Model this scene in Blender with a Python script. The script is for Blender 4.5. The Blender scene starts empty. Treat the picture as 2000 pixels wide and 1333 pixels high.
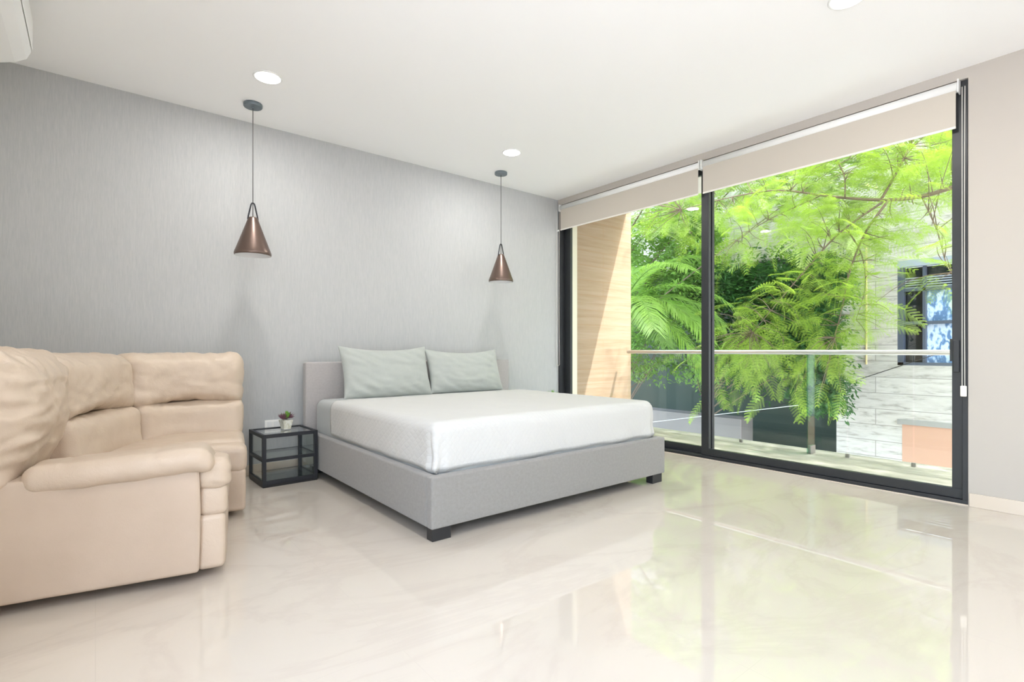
import bpy, bmesh, math, random
import numpy as np
from mathutils import Vector, Matrix, noise
random.seed(7)
R = math.radians
PI = math.pi
C = bpy.context.scene.collection
scn = bpy.context.scene

# ------------------------------------------------------------ camera
F_PX, YAW, EYE = 1011.0, 0.6777, 1.0
cd = bpy.data.cameras.new('camera'); cam = bpy.data.objects.new('camera', cd); C.objects.link(cam)
cam.location = (0, 0, EYE); cam.rotation_euler = (R(90), 0, -YAW)
cd.sensor_width = 36; cd.lens = F_PX / 2000 * 36; cd.shift_y = 0.0095; cd.clip_end = 300; cd.clip_start = 0.02
scn.camera = cam
# ------------------------------------------------------------ colour management
scn.view_settings.view_transform = 'Standard'; scn.view_settings.look = 'None'
scn.view_settings.gamma = 1; scn.view_settings.use_curve_mapping = False
scn.view_settings.exposure = 0.30
scn.cycles.transparent_max_bounces = 32; scn.cycles.max_bounces = 12; scn.cycles.diffuse_bounces = 8
# ------------------------------------------------------------ sky
w = bpy.data.worlds.new('world'); scn.world = w; w.use_nodes = True
nt = w.node_tree; nt.nodes.clear()
sky = nt.nodes.new('ShaderNodeTexSky'); sky.sky_type = 'NISHITA'; sky.sun_disc = False
sky.sun_elevation = R(62); sky.sun_rotation = R(130); sky.air_density = 1.2; sky.dust_density = 3.0
bg = nt.nodes.new('ShaderNodeBackground'); bg.inputs['Strength'].default_value = 2.6
wo = nt.nodes.new('ShaderNodeOutputWorld')
hz = nt.nodes.new('ShaderNodeMixRGB'); hz.inputs[0].default_value = .55; hz.inputs[2].default_value = (.97, .97, .97, 1)   # bright haze
nt.links.new(sky.outputs[0], hz.inputs[1]); nt.links.new(hz.outputs[0], bg.inputs[0]); nt.links.new(bg.outputs[0], wo.inputs[0])
# ------------------------------------------------------------ sun
sl = bpy.data.lights.new('sun', 'SUN'); sl.energy = 8.5; sl.angle = R(0.6); sl.color = (1.0, .965, .92)
sun = bpy.data.objects.new('sun', sl); C.objects.link(sun)
SD = Vector((1.0, -1.25, 2.97)).normalized()
sun.rotation_euler = SD.to_track_quat('Z', 'Y').to_euler(); sun.location = (9, -8, 14)
LAMP_POWER = 11.0

for loc, rot, sx_, sy_ in (((-.56, -1.0, 1.3), (R(90), 0, R(-90)), 4.2, 2.6), ((4.56, 2.65, 1.38), (R(90), 0, R(90)), 3.78, 2.74)):
    pl = bpy.data.lights.new('daylight_portal', 'AREA'); pl.shape = 'RECTANGLE'; pl.size = sx_; pl.size_y = sy_; pl.cycles.is_portal = True
    po_ = bpy.data.objects.new('daylight_portal', pl); C.objects.link(po_); po_.location = loc; po_.rotation_euler = rot
# ------------------------------------------------------------ room dimensions
XL, XW, YW, YB, HC = -0.50, 4.38, 4.55, -3.6, 2.83

# ------------------------------------------------------------ helpers
def ray(px, py):
    l = (px - 1000) / F_PX; s, c = math.sin(YAW), math.cos(YAW)
    return (s + l * c, c - l * s, (685.5 - py) / F_PX)
def atX(px, py, X):
    r = ray(px, py); t = X / r[0]
    return Vector((X, r[1] * t, EYE + r[2] * t))

def link(name, me, parent=None, mats=None, smooth=False):
    o = bpy.data.objects.new(name, me); C.objects.link(o)
    if parent: o.parent = parent
    for m in (mats if isinstance(mats, (list, tuple)) else [mats]):
        if m: me.materials.append(m)
    if smooth:
        me.polygons.foreach_set('use_smooth', [True] * len(me.polygons))
    return o
def thing(name, label, cat, loc=(0, 0, 0), rz=0, group=None):
    o = bpy.data.objects.new(name, None); C.objects.link(o); o.empty_display_size = .1
    o.location = loc; o.rotation_euler = (0, 0, rz)
    return tag(o, label, cat, group)
def tag(o, label, cat, group=None, kind=None):
    o['label'] = label; o['category'] = cat
    if group: o['group'] = group
    if kind: o['kind'] = kind
    return o
def struct(o, label=None, cat=None):
    o['kind'] = 'structure'
    if label: o['label'] = label
    if cat: o['category'] = cat
    return o

class MB:
    """collects shapes into one mesh"""
    def __init__(s): s.v = []; s.f = []
    def add(s, vs, fs):
        n = len(s.v); s.v += [tuple(v) for v in vs]; s.f += [tuple(i + n for i in f) for f in fs]; return s
    def box(s, x0, x1, y0, y1, z0, z1):
        return s.add([(x0, y0, z0), (x1, y0, z0), (x1, y1, z0), (x0, y1, z0), (x0, y0, z1), (x1, y0, z1), (x1, y1, z1), (x0, y1, z1)],
                     [(0, 3, 2, 1), (4, 5, 6, 7), (0, 1, 5, 4), (1, 2, 6, 5), (2, 3, 7, 6), (3, 0, 4, 7)])
    def tube(s, pts, r, n=8, cap=True):
        pts = [Vector(p) for p in pts]; rs = r if isinstance(r, (list, tuple)) else [r] * len(pts)
        vs = []; up = None
        for i, p in enumerate(pts):
            d = (pts[min(i + 1, len(pts) - 1)] - pts[max(i - 1, 0)])
            d = d.normalized() if d.length > 1e-9 else Vector((0, 0, 1))
            if up is None:
                up = Vector((0, 0, 1)) if abs(d.z) < .9 else Vector((1, 0, 0))
            a = d.cross(up)
            if a.length < 1e-4: a = d.orthogonal()
            a.normalize(); b = a.cross(d).normalized(); up = b
            for k in range(n):
                t = 2 * PI * k / n; vs.append(p + (a * math.cos(t) + b * math.sin(t)) * rs[i])
        fs = [(i * n + k, i * n + (k + 1) % n, (i + 1) * n + (k + 1) % n, (i + 1) * n + k) for i in range(len(pts) - 1) for k in range(n)]
        if cap:
            fs.append(tuple(range(n))[::-1]); fs.append(tuple((len(pts) - 1) * n + k for k in range(n)))
        return s.add(vs, fs)
    def lathe(s, prof, c=(0, 0, 0), n=40):
        vs = []; fs = []
        for r_, z in prof:
            for k in range(n):
                t = 2 * PI * k / n; vs.append((c[0] + r_ * math.cos(t), c[1] + r_ * math.sin(t), c[2] + z))
        for i in range(len(prof) - 1):
            for k in range(n):
                fs.append((i * n + k, i * n + (k + 1) % n, (i + 1) * n + (k + 1) % n, (i + 1) * n + k))
        return s.add(vs, fs)
    def build(s, name, mat, parent=None, smooth=False, bevel=0, seg=2, auto=False):
        me = bpy.data.meshes.new(name); me.from_pydata(s.v, [], s.f); me.update()
        bm = bmesh.new(); bm.from_mesh(me); bmesh.ops.recalc_face_normals(bm, faces=bm.faces); bm.to_mesh(me); bm.free()
        o = link(name, me, parent, mat, smooth)
        if bevel:
            m = o.modifiers.new('bevel', 'BEVEL'); m.width = bevel; m.segments = seg; m.limit_method = 'ANGLE'; m.angle_limit = R(40)
        return o
def bx(name, x0, x1, y0, y1, z0, z1, mat, parent=None, bevel=0, seg=2):
    return MB().box(x0, x1, y0, y1, z0, z1).build(name, mat, parent, bevel=bevel, seg=seg)

def softbox(name, lo, hi, r, mat, parent=None, step=.025, deform=None, skip=(), smooth=True, cseg=5):
    """rounded box, dense enough to be puffed, bent and wrinkled by deform(v, n)"""
    lo = Vector(lo); hi = Vector(hi); c = (lo + hi) / 2; h = (hi - lo) / 2
    rr = [min(r, h[i] * .98) for i in range(3)]; r = min(rr)
    def samples(hh):
        inner = hh - r; m = max(2, int(math.ceil(2 * inner / step)))
        a = [-inner + 2 * inner * i / m for i in range(m + 1)]
        e = [inner + r * math.tan(PI / 4 * (k / cseg)) for k in range(1, cseg + 1)]
        return [-x for x in reversed(e)] + a + e
    S = [samples(h[i]) for i in range(3)]
    idx = {}; vs = []; ns = []; fs = []
    def vert(p):
        k = (round(p[0], 6), round(p[1], 6), round(p[2], 6))
        if k in idx: return idx[k]
        q = Vector([max(-(h[i] - r), min(h[i] - r, p[i])) for i in range(3)])
        d = Vector(p) - q; d.normalize()
        v = q + d * r + c
        if deform: v = deform(v, d)
        idx[k] = len(vs); vs.append(tuple(v)); return idx[k]
    for ax in range(3):
        u, w_ = (ax + 1) % 3, (ax + 2) % 3
        for sg in (-1, 1):
            if (ax, sg) in skip: continue
            for i in range(len(S[u]) - 1):
                for j in range(len(S[w_]) - 1):
                    q = []
                    for (a, b) in ((i, j), (i + 1, j), (i + 1, j + 1), (i, j + 1)):
                        p = [0, 0, 0]; p[ax] = sg * h[ax]; p[u] = S[u][a]; p[w_] = S[w_][b]; q.append(vert(p))
                    fs.append(q if sg > 0 else q[::-1])
    me = bpy.data.meshes.new(name); me.from_pydata(vs, [], fs); me.update()
    return link(name, me, parent, mat, smooth)

def quads_mesh(name, V, mat, parent=None, smooth=False):
    """V: (N,4,3) numpy quads -> one mesh"""
    n = len(V); me = bpy.data.meshes.new(name)
    me.vertices.add(n * 4); me.vertices.foreach_set('co', V.reshape(-1).astype(np.float32))
    me.loops.add(n * 4); me.loops.foreach_set('vertex_index', np.arange(n * 4, dtype=np.int32))
    me.polygons.add(n); me.polygons.foreach_set('loop_start', np.arange(0, n * 4, 4, dtype=np.int32))
    me.update(calc_edges=True)
    return link(name, me, parent, mat, smooth)

def fbm(p, sc, oct=3):
    return noise.fractal(Vector(p) * sc, .6, 2.0, oct)

# ------------------------------------------------------------ materials
def N(nt, t, **kw):
    n = nt.nodes.new(t)
    for k, v in kw.items(): setattr(n, k, v)
    return n
def mat(name, col, rough=.5, metal=0, spec=.5, sheen=0, coat=0, ior=None):
    m = bpy.data.materials.new(name); m.use_nodes = True
    b = m.node_tree.nodes['Principled BSDF']
    b.inputs['Base Color'].default_value = (*col, 1); b.inputs['Roughness'].default_value = rough
    b.inputs['Metallic'].default_value = metal; b.inputs['Specular IOR Level'].default_value = spec
    if sheen: b.inputs['Sheen Weight'].default_value = sheen
    if coat: b.inputs['Coat Weight'].default_value = coat
    if ior: b.inputs['IOR'].default_value = ior
    return m
def coords(nt, scale=(1, 1, 1), rot=(0, 0, 0), kind='Object'):
    tc = N(nt, 'ShaderNodeTexCoord'); mp = N(nt, 'ShaderNodeMapping')
    mp.inputs['Scale'].default_value = scale; mp.inputs['Rotation'].default_value = rot
    nt.links.new(tc.outputs[kind], mp.inputs[0]); return mp.outputs[0]
def planar(nt, a, b):
    tc = N(nt, 'ShaderNodeTexCoord'); sp = N(nt, 'ShaderNodeSeparateXYZ'); cb = N(nt, 'ShaderNodeCombineXYZ')
    nt.links.new(tc.outputs['Object'], sp.inputs[0]); nt.links.new(sp.outputs[a], cb.inputs[0]); nt.links.new(sp.outputs[b], cb.inputs[1]); return cb.outputs[0]
def nz(nt, vec, scale, detail=4, rough=.6, dist=0):
    n = N(nt, 'ShaderNodeTexNoise'); n.inputs['Scale'].default_value = scale; n.inputs['Detail'].default_value = detail
    n.inputs['Roughness'].default_value = rough; n.inputs['Distortion'].default_value = dist
    nt.links.new(vec, n.inputs['Vector']); return n.outputs['Fac']
def ramp(nt, fac, stops):
    r = N(nt, 'ShaderNodeValToRGB'); e = r.color_ramp.elements
    while len(e) < len(stops): e.new(.5)
    for i, (p, c) in enumerate(stops): e[i].position = p; e[i].color = (*c, 1)
    nt.links.new(fac, r.inputs[0]); return r.outputs[0]
def bump(m, fac, strength=.3, dist=.01):
    nt = m.node_tree; b = N(nt, 'ShaderNodeBump'); b.inputs['Strength'].default_value = strength; b.inputs['Distance'].default_value = dist
    nt.links.new(fac, b.inputs['Height']); nt.links.new(b.outputs[0], nt.nodes['Principled BSDF'].inputs['Normal']); return b
def setcol(m, out, sock='Base Color'):
    m.node_tree.links.new(out, m.node_tree.nodes['Principled BSDF'].inputs[sock])

M = {}
M['paint'] = mat('white_paint', (.80, .775, .735), .7, spec=.2)
M['ceil'] = mat('ceiling_paint', (.93, .925, .915), .8, spec=.1)
M['wallcream'] = mat('cream_wall_paint', (.47, .435, .39), .65, spec=.25)
# wallpaper: fine vertical streaks
m = M['paper'] = mat('grey_streaked_wallpaper', (.45, .46, .45), .75, spec=.15); nt = m.node_tree
v = coords(nt, (95, 95, 6)); a = nz(nt, v, 1.6, 4, .7)
v2 = coords(nt, (260, 260, 14)); b = nz(nt, v2, 1.0, 3, .7)
mx = N(nt, 'ShaderNodeMath', operation='MULTIPLY_ADD'); nt.links.new(a, mx.inputs[0]); mx.inputs[1].default_value = .6
m2 = N(nt, 'ShaderNodeMath', operation='MULTIPLY'); nt.links.new(b, m2.inputs[0]); m2.inputs[1].default_value = .4; nt.links.new(m2.outputs[0], mx.inputs[2])
setcol(m, ramp(nt, mx.outputs[0], [(.3, (.415, .425, .43)), (.5, (.465, .47, .47)), (.7, (.52, .522, .515))])); bump(m, mx.outputs[0], .25, .004)
# polished porcelain floor
m = M['floor'] = mat('polished_cream_porcelain', (.66, .58, .49), .004, spec=.5, ior=1.75); nt = m.node_tree
v = coords(nt, (1, 1.7, 1), (0, 0, R(12)))
a = nz(nt, v, .9, 8, .6, 1.2)
cr = ramp(nt, a, [(.30, (.585, .53, .46)), (.46, (.575, .52, .45)), (.505, (.55, .49, .425)), (.55, (.575, .52, .45)), (.72, (.59, .535, .465))])
tv = coords(nt, (1, 1, 1), (0, 0, 0))
bk = N(nt, 'ShaderNodeTexBrick'); nt.links.new(tv, bk.inputs[0]); bk.inputs['Scale'].default_value = 1; bk.offset = 0; bk.squash = 1
bk.inputs['Brick Width'].default_value = .8; bk.inputs['Row Height'].default_value = .8; bk.inputs['Mortar Size'].default_value = .0014; bk.inputs['Mortar Smooth'].default_value = .1
mxc = N(nt, 'ShaderNodeMixRGB'); nt.links.new(bk.outputs['Fac'], mxc.inputs[0]); nt.links.new(cr, mxc.inputs[1]); mxc.inputs[2].default_value = (.55, .495, .43, 1)
setcol(m, mxc.outputs[0])
M['base'] = mat('tile_skirting', (.62, .54, .45), .18, spec=.5)
M['black'] = mat('black_aluminium', (.022, .024, .027), .38, spec=.5)
M['blacksteel'] = mat('black_steel', (.028, .03, .036), .42, metal=.3)
M['leg'] = mat('black_plastic', (.02, .02, .022), .45)
M['white'] = mat('white_plastic', (.82, .82, .80), .35)
M['tube'] = mat('white_roller_tube', (.80, .80, .78), .3)
m = M['blind'] = mat('taupe_blind_fabric', (.54, .495, .43), .85, spec=.1); nt = m.node_tree
bump(m, nz(nt, coords(nt, (400, 400, 400)), 1, 1), .15, .002)
M['hem'] = mat('cream_hem_bar', (.78, .75, .69), .5)
M['chain'] = mat('beaded_chain', (.66, .63, .58), .35)
# upholstery
def fabric(name, col, b=.35, var=.06, sc=900):
    m = mat(name, col, .9, spec=.1, sheen=.25); nt = m.node_tree
    v = coords(nt, (1, 1, 1)); f = nz(nt, v, sc, 2, .8); g = nz(nt, v, 55, 5, .75)
    lo = tuple(c * (1 - var) for c in col); hi = tuple(min(1, c * (1 + var)) for c in col)
    setcol(m, ramp(nt, g, [(.35, lo), (.65, hi)])); bump(m, f, b, .0015); return m
M['bedgrey'] = fabric('grey_linen_upholstery', (.275, .264, .25), .5, .07)
M['headgrey'] = fabric('taupe_grey_linen', (.42, .395, .385), .5, .05)
M['sheet'] = fabric('grey_cotton_sheet', (.42, .435, .425), .15, .02)
M['pillow'] = fabric('sage_grey_cotton', (.41, .43, .405), .15, .02)
# white quilted coverlet with a small diamond stitch
m = M['cover'] = mat('white_quilted_cotton', (.585, .582, .565), .85, spec=.1, sheen=.05); nt = m.node_tree
v = coords(nt, (1, 1, 1), (R(45), R(45), R(45)))
tc = N(nt, 'ShaderNodeTexCoord'); sx = N(nt, 'ShaderNodeSeparateXYZ'); nt.links.new(tc.outputs['Object'], sx.inputs[0])
def lin(nt, ca, cb, cc, k):
    vm = N(nt, 'ShaderNodeVectorMath', operation='DOT_PRODUCT'); nt.links.new(tc.outputs['Object'], vm.inputs[0]); vm.inputs[1].default_value = (ca * k, cb * k, cc * k)
    s = N(nt, 'ShaderNodeMath', operation='SINE'); nt.links.new(vm.outputs['Value'], s.inputs[0])
    ab = N(nt, 'ShaderNodeMath', operation='ABSOLUTE'); nt.links.new(s.outputs[0], ab.inputs[0]); return ab.outputs[0]
q1 = lin(nt, 1, .55, .8, 95); q2 = lin(nt, -1, -.55, .8, 95)
mn = N(nt, 'ShaderNodeMath', operation='MINIMUM'); nt.links.new(q1, mn.inputs[0]); nt.links.new(q2, mn.inputs[1])
pw = N(nt, 'ShaderNodeMath', operation='POWER'); nt.links.new(mn.outputs[0], pw.inputs[0]); pw.inputs[1].default_value = .4
bump(m, pw.outputs[0], .35, .004)
# leather
m = M['leather'] = mat('beige_leather', (.66, .51, .385), .42, spec=.4); nt = m.node_tree
v = coords(nt); f = nz(nt, v, 3.0, 4, .6)
setcol(m, ramp(nt, f, [(.3, (.53, .425, .33)), (.7, (.60, .49, .39))]))
vo = N(nt, 'ShaderNodeTexVoronoi'); vo.inputs['Scale'].default_value = 260; nt.links.new(v, vo.inputs['Vector'])
fg = nz(nt, v, 11, 5, .6, .6)
ad = N(nt, 'ShaderNodeMath', operation='MULTIPLY_ADD'); nt.links.new(vo.outputs['Distance'], ad.inputs[0]); ad.inputs[1].default_value = .08; nt.links.new(fg, ad.inputs[2])
bump(m, ad.outputs[0], .35, .012)
M['leatherflat'] = mat('beige_leather_panel', (.63, .49, .37), .5, spec=.3); nt = M['leatherflat'].node_tree
v = coords(nt); setcol(M['leatherflat'], ramp(nt, nz(nt, v, 4, 5, .6), [(.3, (.49, .39, .305)), (.7, (.54, .435, .345))])); bump(M['leatherflat'], nz(nt, v, 160, 3), .12, .002)
M['bronze'] = mat('brown_bronze_metal', (.17, .12, .10), .32, metal=.75)
M['bronzein'] = mat('white_enamel', (.8, .8, .8), .4)
M['canopy'] = mat('slate_metal', (.15, .18, .20), .4, metal=.3)
M['cord'] = mat('dark_textile_cord', (.05, .045, .045), .7)
M['pot'] = mat('cream_ceramic_pot', (.68, .66, .56), .35); nt = M['pot'].node_tree
setcol(M['pot'], ramp(nt, nz(nt, coords(nt), 45, 3), [(.42, (.80, .79, .72)), (.6, (.62, .60, .47))]))
M['soil'] = mat('potting_soil', (.05, .035, .025), .9)
M['succ'] = mat('purple_succulent_leaf', (.20, .09, .12), .5)
M['succ2'] = mat('bright_green_leaf', (.16, .36, .04), .5)
M['succ3'] = mat('grey_green_leaf', (.10, .17, .09), .5)
M['outlet'] = mat('ivory_switch_plate', (.86, .85, .82), .3)
M['rail'] = mat('brushed_steel_rail', (.78, .77, .75), .28, metal=.6)
M['steel'] = mat('clamp_steel', (.35, .34, .32), .35, metal=.9)
M['bark'] = mat('grey_bark', (.20, .155, .12), .9, spec=.1)
M['palmbark'] = mat('palm_bark', (.24, .21, .17), .9, spec=.1)

def emis(name, col, s):
    m = bpy.data.materials.new(name); m.use_nodes = True; nt = m.node_tree; nt.nodes.clear()
    e = N(nt, 'ShaderNodeEmission'); e.inputs[0].default_value = (*col, 1); e.inputs[1].default_value = s
    o = N(nt, 'ShaderNodeOutputMaterial'); nt.links.new(e.outputs[0], o.inputs[0]); return m
M['lamp'] = emis('led_diffuser', (1, .97, .92), 9.0)
def glass(name, tint, refl=1.0, rough=0.0, ior=1.5):
    m = bpy.data.materials.new(name); m.use_nodes = True; nt = m.node_tree; nt.nodes.clear()
    t = N(nt, 'ShaderNodeBsdfTransparent'); t.inputs[0].default_value = (*tint, 1)
    g = N(nt, 'ShaderNodeBsdfGlossy'); g.inputs['Roughness'].default_value = rough; g.inputs['Color'].default_value = (1, 1, 1, 1)
    lw = N(nt, 'ShaderNodeLayerWeight'); lw.inputs[0].default_value = .5
    p5 = N(nt, 'ShaderNodeMath', operation='POWER'); p5.inputs[1].default_value = 5; nt.links.new(lw.outputs['Facing'], p5.inputs[0])
    fr = N(nt, 'ShaderNodeMath', operation='MULTIPLY_ADD'); fr.inputs[1].default_value = .8; fr.inputs[2].default_value = .04; nt.links.new(p5.outputs[0], fr.inputs[0])
    mu = N(nt, 'ShaderNodeMath', operation='MULTIPLY'); mu.inputs[1].default_value = refl; nt.links.new(fr.outputs[0], mu.inputs[0])
    mix = N(nt, 'ShaderNodeMixShader'); nt.links.new(mu.outputs[0], mix.inputs[0]); nt.links.new(t.outputs[0], mix.inputs[1]); nt.links.new(g.outputs[0], mix.inputs[2])
    o = N(nt, 'ShaderNodeOutputMaterial'); nt.links.new(mix.outputs[0], o.inputs[0]); return m
M['glass'] = glass('window_glass', (.99, .997, .992), .16)
M['rglass'] = glass('balustrade_glass', (.975, .99, .98), .6)
M['gedge'] = glass('green_glass_edge', (.60, .82, .72), 1.0)
M['sglass'] = glass('shelf_glass', (.93, .97, .96), 1.5)
def leafmat(name, col, trans, k=.5, var=.25):
    m = bpy.data.materials.new(name); m.use_nodes = True; nt = m.node_tree; nt.nodes.clear()
    f = nz(nt, coords(nt), 1.3, 3, .7)
    c1 = ramp(nt, f, [(.3, tuple(c * (1 - var) for c in col)), (.7, tuple(c * (1 + var) for c in col))])
    c2 = ramp(nt, f, [(.3, tuple(c * (1 - var) for c in trans)), (.7, tuple(min(1, c * (1 + var)) for c in trans))])
    d = N(nt, 'ShaderNodeBsdfDiffuse'); t = N(nt, 'ShaderNodeBsdfTranslucent'); nt.links.new(c1, d.inputs[0]); nt.links.new(c2, t.inputs[0])
    mx = N(nt, 'ShaderNodeMixShader'); mx.inputs[0].default_value = k; nt.links.new(d.outputs[0], mx.inputs[1]); nt.links.new(t.outputs[0], mx.inputs[2])
    g = N(nt, 'ShaderNodeBsdfGlossy'); g.inputs['Roughness'].default_value = .35
    m3 = N(nt, 'ShaderNodeMixShader'); m3.inputs[0].default_value = .04; nt.links.new(mx.outputs[0], m3.inputs[1]); nt.links.new(g.outputs[0], m3.inputs[2])
    o = N(nt, 'ShaderNodeOutputMaterial'); nt.links.new(m3.outputs[0], o.inputs[0]); return m
M['leaf'] = leafmat('flame_tree_leaf', (.28, .42, .065), (.40, .57, .065), .5)
M['leaf2'] = leafmat('far_flame_tree_leaf', (.42, .52, .20), (.52, .66, .22), .5)
M['palm'] = leafmat('palm_leaflet', (.19, .33, .07), (.32, .52, .08), .4)
M['dark'] = leafmat('dark_tree_leaf', (.045, .13, .04), (.08, .22, .04), .35)
M['shrub'] = leafmat('street_shrub_leaf', (.16, .30, .07), (.28, .48, .08), .4)
# board finished side wall of the balcony
m = M['board'] = mat('board_marked_ochre_render', (.62, .42, .26), .75, spec=.2); nt = m.node_tree
v = coords(nt, (1.2, 1.2, 26)); a = nz(nt, v, 1.0, 6, .7, .3)
bk = N(nt, 'ShaderNodeTexBrick'); bv = planar(nt, 'X', 'Z'); nt.links.new(bv, bk.inputs[0]); bk.inputs['Scale'].default_value = 1
bk.inputs['Brick Width'].default_value = 1.3; bk.inputs['Row Height'].default_value = .19; bk.inputs['Mortar Size'].default_value = .0025; bk.inputs['Mortar Smooth'].default_value = .3
cr = ramp(nt, a, [(.36, (.345, .245, .165)), (.5, (.385, .285, .20)), (.66, (.415, .315, .235))])
mxc = N(nt, 'ShaderNodeMixRGB'); nt.links.new(bk.outputs['Fac'], mxc.inputs[0]); nt.links.new(cr, mxc.inputs[1]); mxc.inputs[2].default_value = (.38, .23, .13, 1)
setcol(m, mxc.outputs[0]); bump(m, a, .4, .006)
# pale stone cladding of the building opposite
m = M['stone'] = mat('pale_stone_cladding', (.55, .52, .48), .85, spec=.15); nt = m.node_tree
v = coords(nt, (1, 1, 5)); a = nz(nt, v, 2.2, 8, .75, .4)
bk = N(nt, 'ShaderNodeTexBrick'); bv = planar(nt, 'Y', 'Z'); nt.links.new(bv, bk.inputs[0]); bk.inputs['Scale'].default_value = 1
bk.offset = .37; bk.inputs['Brick Width'].default_value = 2.3; bk.inputs['Row Height'].default_value = .34; bk.inputs['Mortar Size'].default_value = .008; bk.inputs['Mortar Smooth'].default_value = .4
bk.inputs['Color1'].default_value = (1, 1, 1, 1); bk.inputs['Color2'].default_value = (.86, .86, .86, 1)
cr = ramp(nt, a, [(.36, (.36, .33, .30)), (.47, (.54, .505, .465)), (.64, (.62, .585, .545))])
mm = N(nt, 'ShaderNodeMixRGB', blend_type='MULTIPLY'); mm.inputs[0].default_value = .6; nt.links.new(cr, mm.inputs[1]); nt.links.new(bk.outputs['Color'], mm.inputs[2])
mxc = N(nt, 'ShaderNodeMixRGB'); nt.links.new(bk.outputs['Fac'], mxc.inputs[0]); nt.links.new(mm.outputs[0], mxc.inputs[1]); mxc.inputs[2].default_value = (.30, .275, .25, 1)
setcol(m, mxc.outputs[0]); bump(m, a, .5, .02)
M['garage'] = mat('peach_garage_panel', (.50, .29, .20), .7)
M['slab'] = mat('balcony_stone_tile', (.5, .48, .42), .6); nt = M['slab'].node_tree
setcol(M['slab'], ramp(nt, nz(nt, coords(nt, (4, 1, 1)), 3, 6, .7), [(.3, (.20, .20, .16)), (.7, (.32, .315, .265))]))
M['bounce_terrace'] = mat('pale_bounce_tile', (.8, .79, .77), .8)
M['street'] = mat('pale_concrete_street', (.55, .54, .51), .9)
M['walk'] = mat('pale_pavement', (.5, .48, .44), .9)
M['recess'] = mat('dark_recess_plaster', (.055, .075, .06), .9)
M['greyw'] = mat('grey_lilac_plaster', (.25, .225, .215), .8)
M['pinkw'] = mat('pink_plaster', (.62, .46, .40), .8)
M['bframe'] = mat('blue_grey_window_frame', (.07, .085, .12), .5)
M['lintel'] = mat('blue_grey_lintel', (.33, .36, .44), .7)
M['dglass'] = mat('dark_window_glass', (.015, .02, .024), .03, spec=.3)
M['skyrefl'] = mat('painted_sky_reflection_glass', (.22, .36, .58), .1, metal=0); nt = M['skyrefl'].node_tree
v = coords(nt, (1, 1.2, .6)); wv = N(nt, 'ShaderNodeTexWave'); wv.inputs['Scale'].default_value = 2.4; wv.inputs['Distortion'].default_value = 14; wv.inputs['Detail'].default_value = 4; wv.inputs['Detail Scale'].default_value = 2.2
nt.links.new(v, wv.inputs[0]); setcol(M['skyrefl'], ramp(nt, wv.outputs['Fac'], [(.1, (.12, .22, .42)), (.5, (.28, .44, .70)), (.9, (.60, .72, .88))]))  # wave ramp paints the sky's reflection into the pane colour
M['wire'] = mat('black_cable', (.02, .02, .02), .6)
M['edgerefl'] = mat('cream_edge_reflection', (.74, .70, .58), .7)

# ============================================================ THE ROOM
struct(bx('floor', XL - .1, XW + .005, YB - .1, YW + .1, -.12, 0, M['floor']), 'polished cream porcelain tile floor reflecting the window', 'floor')
struct(bx('ceiling', XL - .1, XW + .2, YB - .1, YW + .1, HC, HC + .12, M['ceil']), 'smooth white ceiling with recessed lights', 'ceiling')
struct(bx('wall_back', XL - .1, XW + .2, YW, YW + .14, -.1, HC + .1, M['paper']), 'grey streaked wallpaper wall behind the bed', 'wall')
wl_ = MB().box(XL - .12, XL, YB - .1, -3.1, 0, HC).box(XL - .12, XL, 1.1, YW, 0, HC).box(XL - .12, XL, -3.1, 1.1, 2.6, HC)  # opening between these pieces is added, out of view, to let daylight in
struct(wl_.build('wall_left', M['paint']), 'white wall at the left of the sofa', 'wall')
struct(bx('wall_front', XL, XW, YB - .12, YB, 0, HC, M['paint']), 'white wall opposite the bed', 'wall')
struct(bx('bounce_terrace', -9, XL - .12, -9, 5, -.2, -.01, M['bounce_terrace']), 'pale terrace added unseen to throw daylight in through the added left wall opening', 'floor')  # unseen pale ground, added to bounce daylight up to the ceiling

wr = MB().box(XW, XW + .2, YB, .755, 0, HC).box(XW, XW + .2, .755, YW, 2.762, HC)
struct(wr.build('wall_right', M['wallcream']), 'cream wall and lintel around the sliding door', 'wall')
struct(bx('baseboard_right', XW - .014, XW, YB, .748, 0, .085, M['base'], bevel=.002), 'beige tile skirting right of the sliding door', 'baseboard')
struct(bx('baseboard_back', XL, XW - .014, YW - .013, YW, 0, .085, M['base'], bevel=.002), 'beige tile skirting under the grey wallpaper', 'baseboard')
struct(bx('baseboard_left', XL, XL + .013, 1.1, YW - .013, 0, .085, M['base'], bevel=.002), 'beige tile skirting along the left wall', 'baseboard')
struct(bx('trim_1', XW - .004, XW + .005, .755, YW - .013, 0, .006, M['base']), 'thin pale threshold strip in front of the sliding door', 'trim')

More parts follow.
